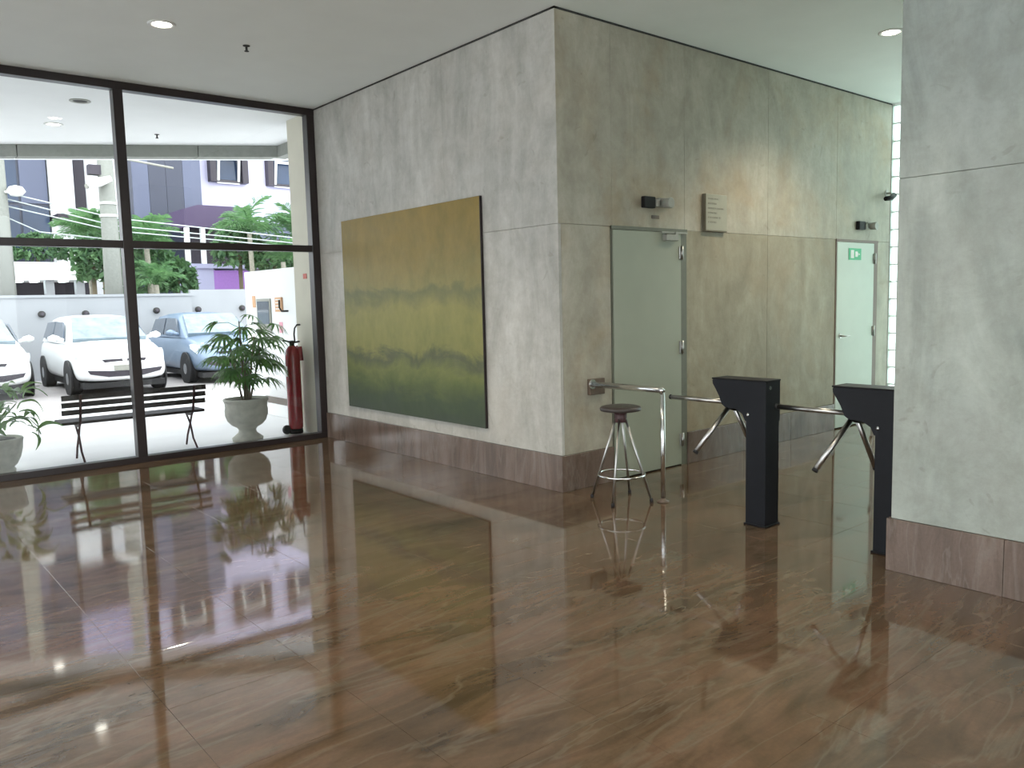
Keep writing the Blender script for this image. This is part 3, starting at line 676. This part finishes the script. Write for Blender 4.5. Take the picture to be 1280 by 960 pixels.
# ---- cars
def car(label, paint, loc, rotz, group='cars in the forecourt'):
    t = thing('car', label, 'car', loc, rotz, group)
    # body lower: sections along x (front +x)
    secs = [(-1.93,.34,.78,.70),(-1.88,.27,.93,.78),(-1.6,.24,.97,.82),(-.9,.22,.96,.83),(0,.22,.95,.83),(.75,.22,.97,.83),(1.15,.22,.92,.82),(1.5,.23,.84,.80),(1.75,.24,.74,.76),(1.90,.27,.60,.68),(1.95,.32,.50,.60)]
    vs = []; ring = []
    for (x, zl, zt, wd) in secs:
        half = [(0,zl),(wd*.80,zl),(wd*.97,zl+.07),(wd,zl+(zt-zl)*.40),(wd*.985,zl+(zt-zl)*.72),(wd*.93,zt-.035),(wd*.80,zt),(wd*.4,zt+.028),(0,zt+.035)]
        full = half + [(-a, b) for a, b in half[-2:0:-1]]
        ring.append(len(full)); vs += [(x, a, b) for a, b in full]
    n = ring[0]; fs = []
    for i in range(len(secs)-1):
        for k in range(n): fs.append((i*n+k, i*n+(k+1) % n, (i+1)*n+(k+1) % n, (i+1)*n+k))
    fs.append(tuple(range(n))); fs.append(tuple((len(secs)-1)*n+k for k in range(n)))
    b = MB().add(vs, fs, True).obj('body', paint, t); md = b.modifiers.new('sub', 'SUBSURF'); md.levels = 1; md.render_levels = 2
    # cabin
    cs = [(-1.78,.93,.94,.74,.72),(-1.62,.93,1.20,.74,.64),(-1.35,.93,1.385,.75,.60),(-.6,.93,1.45,.76,.60),(.05,.93,1.42,.76,.585),(.28,.93,1.33,.755,.59),(.62,.93,1.12,.75,.64),(.95,.92,.935,.74,.72)]
    vs = []
    for (x, z0, z1, w0, w1) in cs:
        vs += [(x,-w0,z0),(x,-(w0*.35+w1*.65),z0+(z1-z0)*.62),(x,-w1*.97,z1-.02),(x,-w1*.5,z1+.012),(x,w1*.5,z1+.012),(x,w1*.97,z1-.02),(x,(w0*.35+w1*.65),z0+(z1-z0)*.62),(x,w0,z0)]
    fs = []
    for i in range(len(cs)-1):
        for k in range(7): fs.append((i*8+k, i*8+k+1, (i+1)*8+k+1, (i+1)*8+k))
    cb = MB().add(vs, fs, True).obj('cabin', paint, t)
    # glazing, slightly proud plates
    def plate(q, nm, mat, off):
        o = Vector(off); a = [Vector(x) for x in q]; return MB().add([x+o for x in a]+[x-o*.5 for x in a], [(0,1,2,3),(7,6,5,4)]+[(i,4+i,4+(i+1) % 4,(i+1) % 4) for i in range(4)]).obj(nm, mat, t)
    plate([(.90,-.66,.975),(.90,.66,.975),(.235,.535,1.375),(.235,-.535,1.375)], 'windscreen', m_cars, (.035,0,.05))
    plate([(-1.74,-.60,1.03),(-1.74,.60,1.03),(-1.44,.52,1.35),(-1.44,-.52,1.35)], 'rear_window', m_carg, (-.035,0,.03))
    for s_ in (-1, 1):
        plate([(.60,s_*.742,.98),(-.42,s_*.752,.98),(-.42,s_*.655,1.34),(.16,s_*.65,1.33)], 'side_window', m_carg, (0,s_*.022,.01))
        plate([(-.50,s_*.752,.98),(-1.45,s_*.745,1.0),(-1.28,s_*.668,1.31),(-.50,s_*.655,1.34)], 'side_window', m_carg, (0,s_*.022,.01))
        MB().path([(.62,s_*.75,1.0),(.60,s_*.88,1.03)], [.03,.05], 8).path([(.56,s_*.83,1.03),(.60,s_*.93,1.04),(.57,s_*1.0,1.03)], [.05,.075,.045], 10).obj('door_mirror', paint, t)
        MB().add([(1.56,s_*.50,.70),(1.80,s_*.44,.60),(1.72,s_*.74,.60),(1.45,s_*.80,.72),(1.52,s_*.55,.835),(1.78,s_*.46,.72),(1.66,s_*.755,.74),(1.42,s_*.80,.80)], [(0,1,2,3),(4,5,6,7),(0,1,5,4),(1,2,6,5),(2,3,7,6),(3,0,4,7)]).obj('headlamp', m_headl, t)
        for wx in (-1.26, 1.22):
            MB().lathe([(.335,-.03),(.335,.004)], 28, (wx, s_*.822, .31), 'y').obj('wheel_arch', m_rubber, t)
            wh = MB().lathe([(.17,-.10),(.27,-.10),(.295,-.07),(.295,.07),(.27,.10),(.17,.10)], 28, (wx, s_*.735, .295), 'y').obj('wheel', m_rubber, t)
            rm = MB().lathe([(.20,0),(.20,s_*.015),(.17,s_*.02),(.05,s_*.028)], 20, (wx, s_*.828, .295), 'y')
            rm.obj('rim', m_rim, wh)
    # face: upper grille, mouth, plate, badge
    MB().prism([(-.33,.585),(.33,.585),(.38,.655),(-.38,.655)], 1.70, 1.905, 'x').obj('grille', m_dark, t)
    mouth = [(-.60,.40),(-.30,.335),(.30,.335),(.60,.40),(.64,.47),(.2,.44),(-.2,.44),(-.64,.47)]
    MB().prism(mouth, 1.70, 1.952, 'x').obj('air_intake', m_dark, t)
    MB().box(1.93,1.975,-.20,.20,.445,.545,.004).obj('number_plate', m_greyp, t)
    MB().lathe([(.045,0),(.045,.012),(.0,.016)], 16, (1.90,0,.64), 'x').obj('badge', m_chrome, t)
    MB().prism([(-1.85,.235),(1.85,.235),(1.85,.13),(-1.85,.13)], -.70, .70, 'y').obj('underbody', m_rubber, t)
    return t
def heading(fx, fy): return math.atan2(fy, fx)
HD = heading(-.02, -1.0)
def place(label, paint, fx, fy):   # front axle middle at fx, fy
    c_ = Vector((fx, fy)) - Vector((math.cos(HD), math.sin(HD)))*1.22
    return car(label, paint, (c_.x, c_.y, 0), HD)
place('white hatchback parked nose on behind the bench, middle of the three cars', m_carw, -.22, 12.15)
place('silver blue hatchback parked behind the potted palm', m_carb, 2.10, 12.7)
place('white car cut off by the left edge of the glass view', m_carw, -2.38, 12.75)

# ---- street: poles, wires, palms, buildings
up = thing('utility_pole', 'tall concrete utility pole with street lamp behind the forecourt wall', 'utility pole', (1.10, 17.2, 0))
MB().path([(0,0,-.02),(.02,0,3.8),(0,0,9.0)], [.22,.19,.13], 14).obj('pole', m_pole, up)
MB().path([(.1,-.1,4.70),(-.25,-.15,4.60),(-.50,-.25,4.50)], [.05,.06,.06], 8).obj('lamp_arm', m_greyp, up)
MB().path([(.05,-.3,4.72),(-.20,-.3,4.62),(-.46,-.3,4.50)], [.07,.11,.08], 10).obj('lamp_head', m_white, up)
MB().box(-.38,.0,-.12,.12,4.82,5.05).obj('junction_box', m_dark, up)
MB().path([(-.4,-.1,5.28),(0,-.1,5.30),(1.6,-.1,5.12)], .03, 6).obj('crossarm', m_greyp, up)
for z in (3.85, 4.15): MB().lathe([(.215,-.03),(.215,.03)], 14, (.015,0,z)).obj('band', m_white, up)
u2_ = thing('utility_pole', 'pale utility pole with a round white lamp at the left edge', 'utility pole', (-1.15, 17.4, 0))
MB().path([(0,0,-.02),(0,0,8.0)], [.22,.15], 14).obj('pole', m_pole, u2_)
MB().lathe([(.0,-.12),(.12,-.1),(.2,.0),(.14,.1),(0,.14)], 16, (.33,-.2,4.32)).path([(0,0,4.3),(.2,-.2,4.3)], .03, 6).obj('lamp_head', m_white, u2_)
wires = [((-12,17.4,5.6), (-.95,17.3,4.28), (1.2,17.1,3.80), (6.4,17.3,3.45), (14,17.5,4.0)), ((-12,17.5,5.4), (-.95,17.4,4.15), (1.2,17.15,3.62), (6.4,17.4,3.32), (14,17.6,3.8)),
         ((-12,17.6,5.0), (-.95,17.5,4.0), (1.2,17.2,3.50), (6.4,17.5,3.22), (14,17.7,3.6)), ((-12,17.4,4.6), (-1.13,17.5,3.81), (-.35,17.5,3.44), (2.5,17.5,3.20), (14,17.7,3.3))]
for k, wv in enumerate(wires):
    o = MB().path(wv, .016, 5).obj('power_cable', m_wire); tag(o, 'thin pale overhead cable crossing the street, %s' % ['topmost of four','second of four from the top','third of four from the top','lowest of four'][k], 'cable', 'overhead street cables')

def frond_mesh(rng, ln=1.15, n=24, lw=.30):
    mb = MB(); pts = []
    for i in range(9):
        t = i/8; pts.append(Vector((ln*t*(1-.18*t), 0, ln*(.75*t-.85*t*t))))
    mb.path(pts, [.018*(1-.8*i/8) for i in range(9)], 4)
    for i in range(n):
        t = .12+.86*i/(n-1); k = min(7, int(t*8)); q = t*8-k; p = pts[k].lerp(pts[k+1], q); l = lw*(math.sin(PI*(t*.8+.15))+.15)
        for s_ in (-1, 1):
            d = Vector((.55, s_*.8, -.05+rng.uniform(-.35,.35))).normalized()*l; wv = Vector((.017,0,.006))
            mid = p+d*.55; mb.add([p-wv*.6, p+wv*.6, mid+wv, mid-wv*.9, p+d+Vector((0,0,-.25*l))], [(0,1,2,3),(3,2,4)])
    m_ = mb.mesh('frond'); m_.materials.append(m_palm); return m_
rng = random.Random(5); FR = [frond_mesh(rng) for _ in range(4)]
palms = [(1.05,19.2,3.45,1.0,'behind the utility pole'), (2.35,18.6,3.25,1.05,'right of the pole, before the slate building'), (5.35,18.9,3.75,1.1,'tall, under the lavender tower windows'),
         (6.75,18.6,3.6,1.1,'tall, at the right edge of the glass'), (5.9,17.9,2.85,.8,'low, above the white side wall'), (2.2,17.5,2.2,.7,'just above the forecourt wall')]
for (x, y, h, s_, lab) in palms:
    t = thing('palm_tree', 'bright green palm across the wall, '+lab, 'palm', (x, y, -.02), 0, 'palms beyond the forecourt wall')
    MB().path([(0,0,0),(.05,.03,h*.6),(0,0,h)], [.10,.08,.07], 8).obj('trunk', m_trunk, t)
    for k in range(20):
        o = link('frond', FR[k % 4], None, t, (0,0,h)); o.rotation_euler = (0, rng.uniform(-1.05,.15), k*2.4+rng.uniform(-.2,.2)); q = s_*rng.uniform(.85,1.2); o.scale = (q,q,q)
def bush(label, loc, rx, ry, rz, n=800):
    mb = MB(); g = random.Random(int(loc[0]*100)+7)
    for _ in range(n):
        a, b = g.uniform(0,2*PI), g.uniform(-.4,1)*PI/2; q = g.uniform(.65,1.05); c_ = Vector((rx*math.cos(a)*math.cos(b)*q, ry*math.sin(a)*math.cos(b)*q, rz*math.sin(b)*q))
        d1 = Vector((g.uniform(-1,1),g.uniform(-1,1),g.uniform(-1,1))).normalized()*.13; d2 = d1.cross(Vector((g.uniform(-1,1),g.uniform(-1,1),1))).normalized()*.06
        mb.add([c_-d1, c_+d2, c_+d1, c_-d2], [(0,1,2,3)])
    t = thing('bush', label, 'bush', loc); mb.obj('foliage', m_bush, t)
    MB().path([(0,0,-loc[2]-.02),(0,0,0)], .06, 6).obj('stem', m_stem, t)
bush('rounded green bush beyond the wall at the left edge of the view', (-1.3,24.9,3.5), .9,.3,.55)
bush('rounded green bush above the garage slab left of the pole', (.9,25.0,3.5), 1.1,.3,.5)
bush('rounded green bush right of the pole above the wall', (2.0,18.9,2.35), .7,.4,.7)
bush('rounded green bush under the purple awning', (3.3,19.2,2.35), .55,.4,.6)
bush('rounded green bush above the purple panel', (6.3,19.4,2.95), 1.0,.4,.5)
bush('rounded green bush in front of the slate building', (1.6,20.0,3.3), .6,.4,.75)
bush('rounded green bush close beside the pole, left of it', (1.0,18.6,2.75), .5,.35,.75)
bush('tall green bush between the slate building and the pole', (2.75,19.6,3.1), .6,.35,.85)
bush('rounded green bush among the right hand palms', (5.3,19.6,3.2), .8,.4,.7)

# lavender tower with projecting sash windows
lt = thing('apartment_tower', 'tall lavender rendered tower with dark framed projecting windows', 'building', (0, 25, 0))
MB().box(3.95, 16, 0, 8, 0, 13.5).box(-6, 3.95, 5.2, 8, 9.2, 13.5).obj('wall', m_tower, lt)
def sash(x, z, wd, ht):
    fw_ = MB().box(x-wd/2-.22, x-wd/2, -.30, 0, z, z+ht).box(x+wd/2, x+wd/2+.22, -.30, 0, z, z+ht).box(x-wd/2, x+wd/2, -.16, 0, z, z+.08)
    o = fw_.obj('window', m_dark, lt)
    MB().box(x-wd/2, x+wd/2, -.10, 0, z+.1, z+ht).obj('pane', m_bglass, o)
    h_ = ht*.62; s_ = MB().box(-wd/2+.06, wd/2-.06, -.03, .0, -.04, .06).box(-wd/2+.06, wd/2-.06, -.03, .0, h_-.1, h_).box(-wd/2+.06, -wd/2+.15, -.03, .0, .06, h_-.1).box(wd/2-.15, wd/2-.06, -.03, .0, .06, h_-.1).obj('sash', m_white, o, (x, -.12, z)); s_.rotation_euler = (.18, 0, 0)
for z in (6.05, 8.9, 11.4):
    for x in (4.9, 7.15, 9.3, 11.6, 13.9): sash(x, z, .95, 1.5)
for (x, z) in ((5.6,8.45),(8.2,8.5),(10.5,8.5)): MB().lathe([(.10,0),(.10,-.12),(0,-.13)], 12, (x,0,z), 'y').obj('vent', m_greyp, lt)
# slate building in front
sb = thing('slate_building', 'slate blue clad building block left of the lavender tower', 'building', (0, 23.8, 0))
MB().box(3.55, 5.75, 0, 1.15, 0, 8.6).obj('wall', m_slate, sb)
for k, (a, b, mt) in enumerate(((3.55,4.05,m_slate2),(4.06,4.6,m_slate),(4.61,5.15,m_slate),(5.16,5.75,m_slate2))): MB().box(a, b, -.06, 0, 0, 8.6).obj('cladding_panel', mt, sb)
# left buildings
bt = thing('office_tower', 'dark blue glass office tower at the left of the glass view', 'building', (0, 27, 0))
MB().box(-6, 1.72, 0, 6, 0, 11.0).obj('wall', m_slate, bt)
for k in range(6):
    for j in range(4): MB().box(-3.5+k*.88, -3.5+k*.88+.80, -.05, 0, 3.6+j*1.6, 3.6+j*1.6+1.5).obj('glass_panel', m_bglass if (k+j) % 3 else m_slate2, bt)
ws = thing('white_building', 'white tower strip with a dark recessed band, left of the pole', 'building', (0, 26.6, 0))
MB().box(1.75, 2.45, 0, 3, 4.8, 7.3).obj('wall', m_plaster, ws)
MB().box(2.45, 2.85, .2, 3, 4.0, 7.3).obj('recess', m_dark, ws)
MB().box(2.85, 3.9, 0, 3, 0, 7.3).obj('wall', m_plaster, ws); MB().box(1.75, 3.9, .1, 3, 7.3, 9.2).obj('upper_wall', m_slate, ws)
MB().box(1.76, 3.2, -.6, 1.5, 4.62, 4.8).obj('canopy', m_dark, ws)
MB().box(1.75, 2.4, 0, 3, 0, 4.62).obj('wall', m_plaster, ws)
MB().box(2.42, 2.84, .1, .2, 0, 4.6).obj('dark_opening', m_dark, ws)
# garage slab
gs = thing('garage_building', 'white slab roofed garage with dark open bays behind the wall', 'building', (0, 22, 0))
MB().box(-9, 2.0, 0, 2.5, 2.47, 2.98).obj('roof_slab', m_plaster, gs)
MB().box(-9, 2.0, 2.3, 2.4, 0, 2.47).obj('back_wall', m_dark, gs)
for x in (-2.6, -.50, .64, 1.44): MB().box(x-.11, x+.11, .1, .4, 0, 2.47).obj('pillar', m_yard, gs)
for k, x in enumerate((-1.6, -.1, .3, 1.05, 1.75)): MB().box(x-.09, x+.09, .2, .6, 2.42, 2.465).obj('strip_light', emit('garage_light', (.9,1,1), 6.0) if k == 0 else bpy.data.materials['garage_light'], gs)
# purple awning kiosk
ks = thing('kiosk', 'small building with dark purple awning, white posts and purple wall panel', 'building', (0, 21, 0))
MB().add([(4.2,0,4.03),(6.3,0,4.10),(6.3,0,4.72),(4.62,0,4.72),(4.2,0,4.58),(4.2,2,4.03),(6.3,2,4.10),(6.3,2,4.72),(4.62,2,4.72),(4.2,2,4.58)], [(0,1,2,3,4),(9,8,7,6,5),(0,5,6,1),(1,6,7,2),(2,7,8,3),(3,8,9,4),(4,9,5,0)]).obj('awning', m_dpurp, ks)
for x in (4.27, 4.75): MB().box(x-.06, x+.06, .0, .15, 2.9, 4.03).obj('post', m_plaster, ks)
MB().box(4.33, 6.2, .5, .6, 2.9, 4.03).obj('dark_window', m_dark, ks)
MB().box(4.05, 6.4, -.1, .6, 2.78, 2.92).obj('sill_slab', m_yardl, ks)
MB().box(4.05, 4.98, -.05, .6, 0, 2.78).obj('wall', m_yardl, ks)
MB().box(4.98, 6.1, -.05, .6, 0, 2.72).obj('purple_panel', m_purple, ks)
ob = thing('row_building', 'dark low building mass behind the right hand palms', 'building', (0, 22.9, 0))
MB().box(6.4, 14, 0, 1.8, 0, 4.4).obj('wall', m_slate2, ob); MB().box(6.5, 13.5, -.05, 0, 2.8, 3.9).obj('dark_window', m_dark, ob)
# building side wall left of view to close the forecourt (outside the picture)
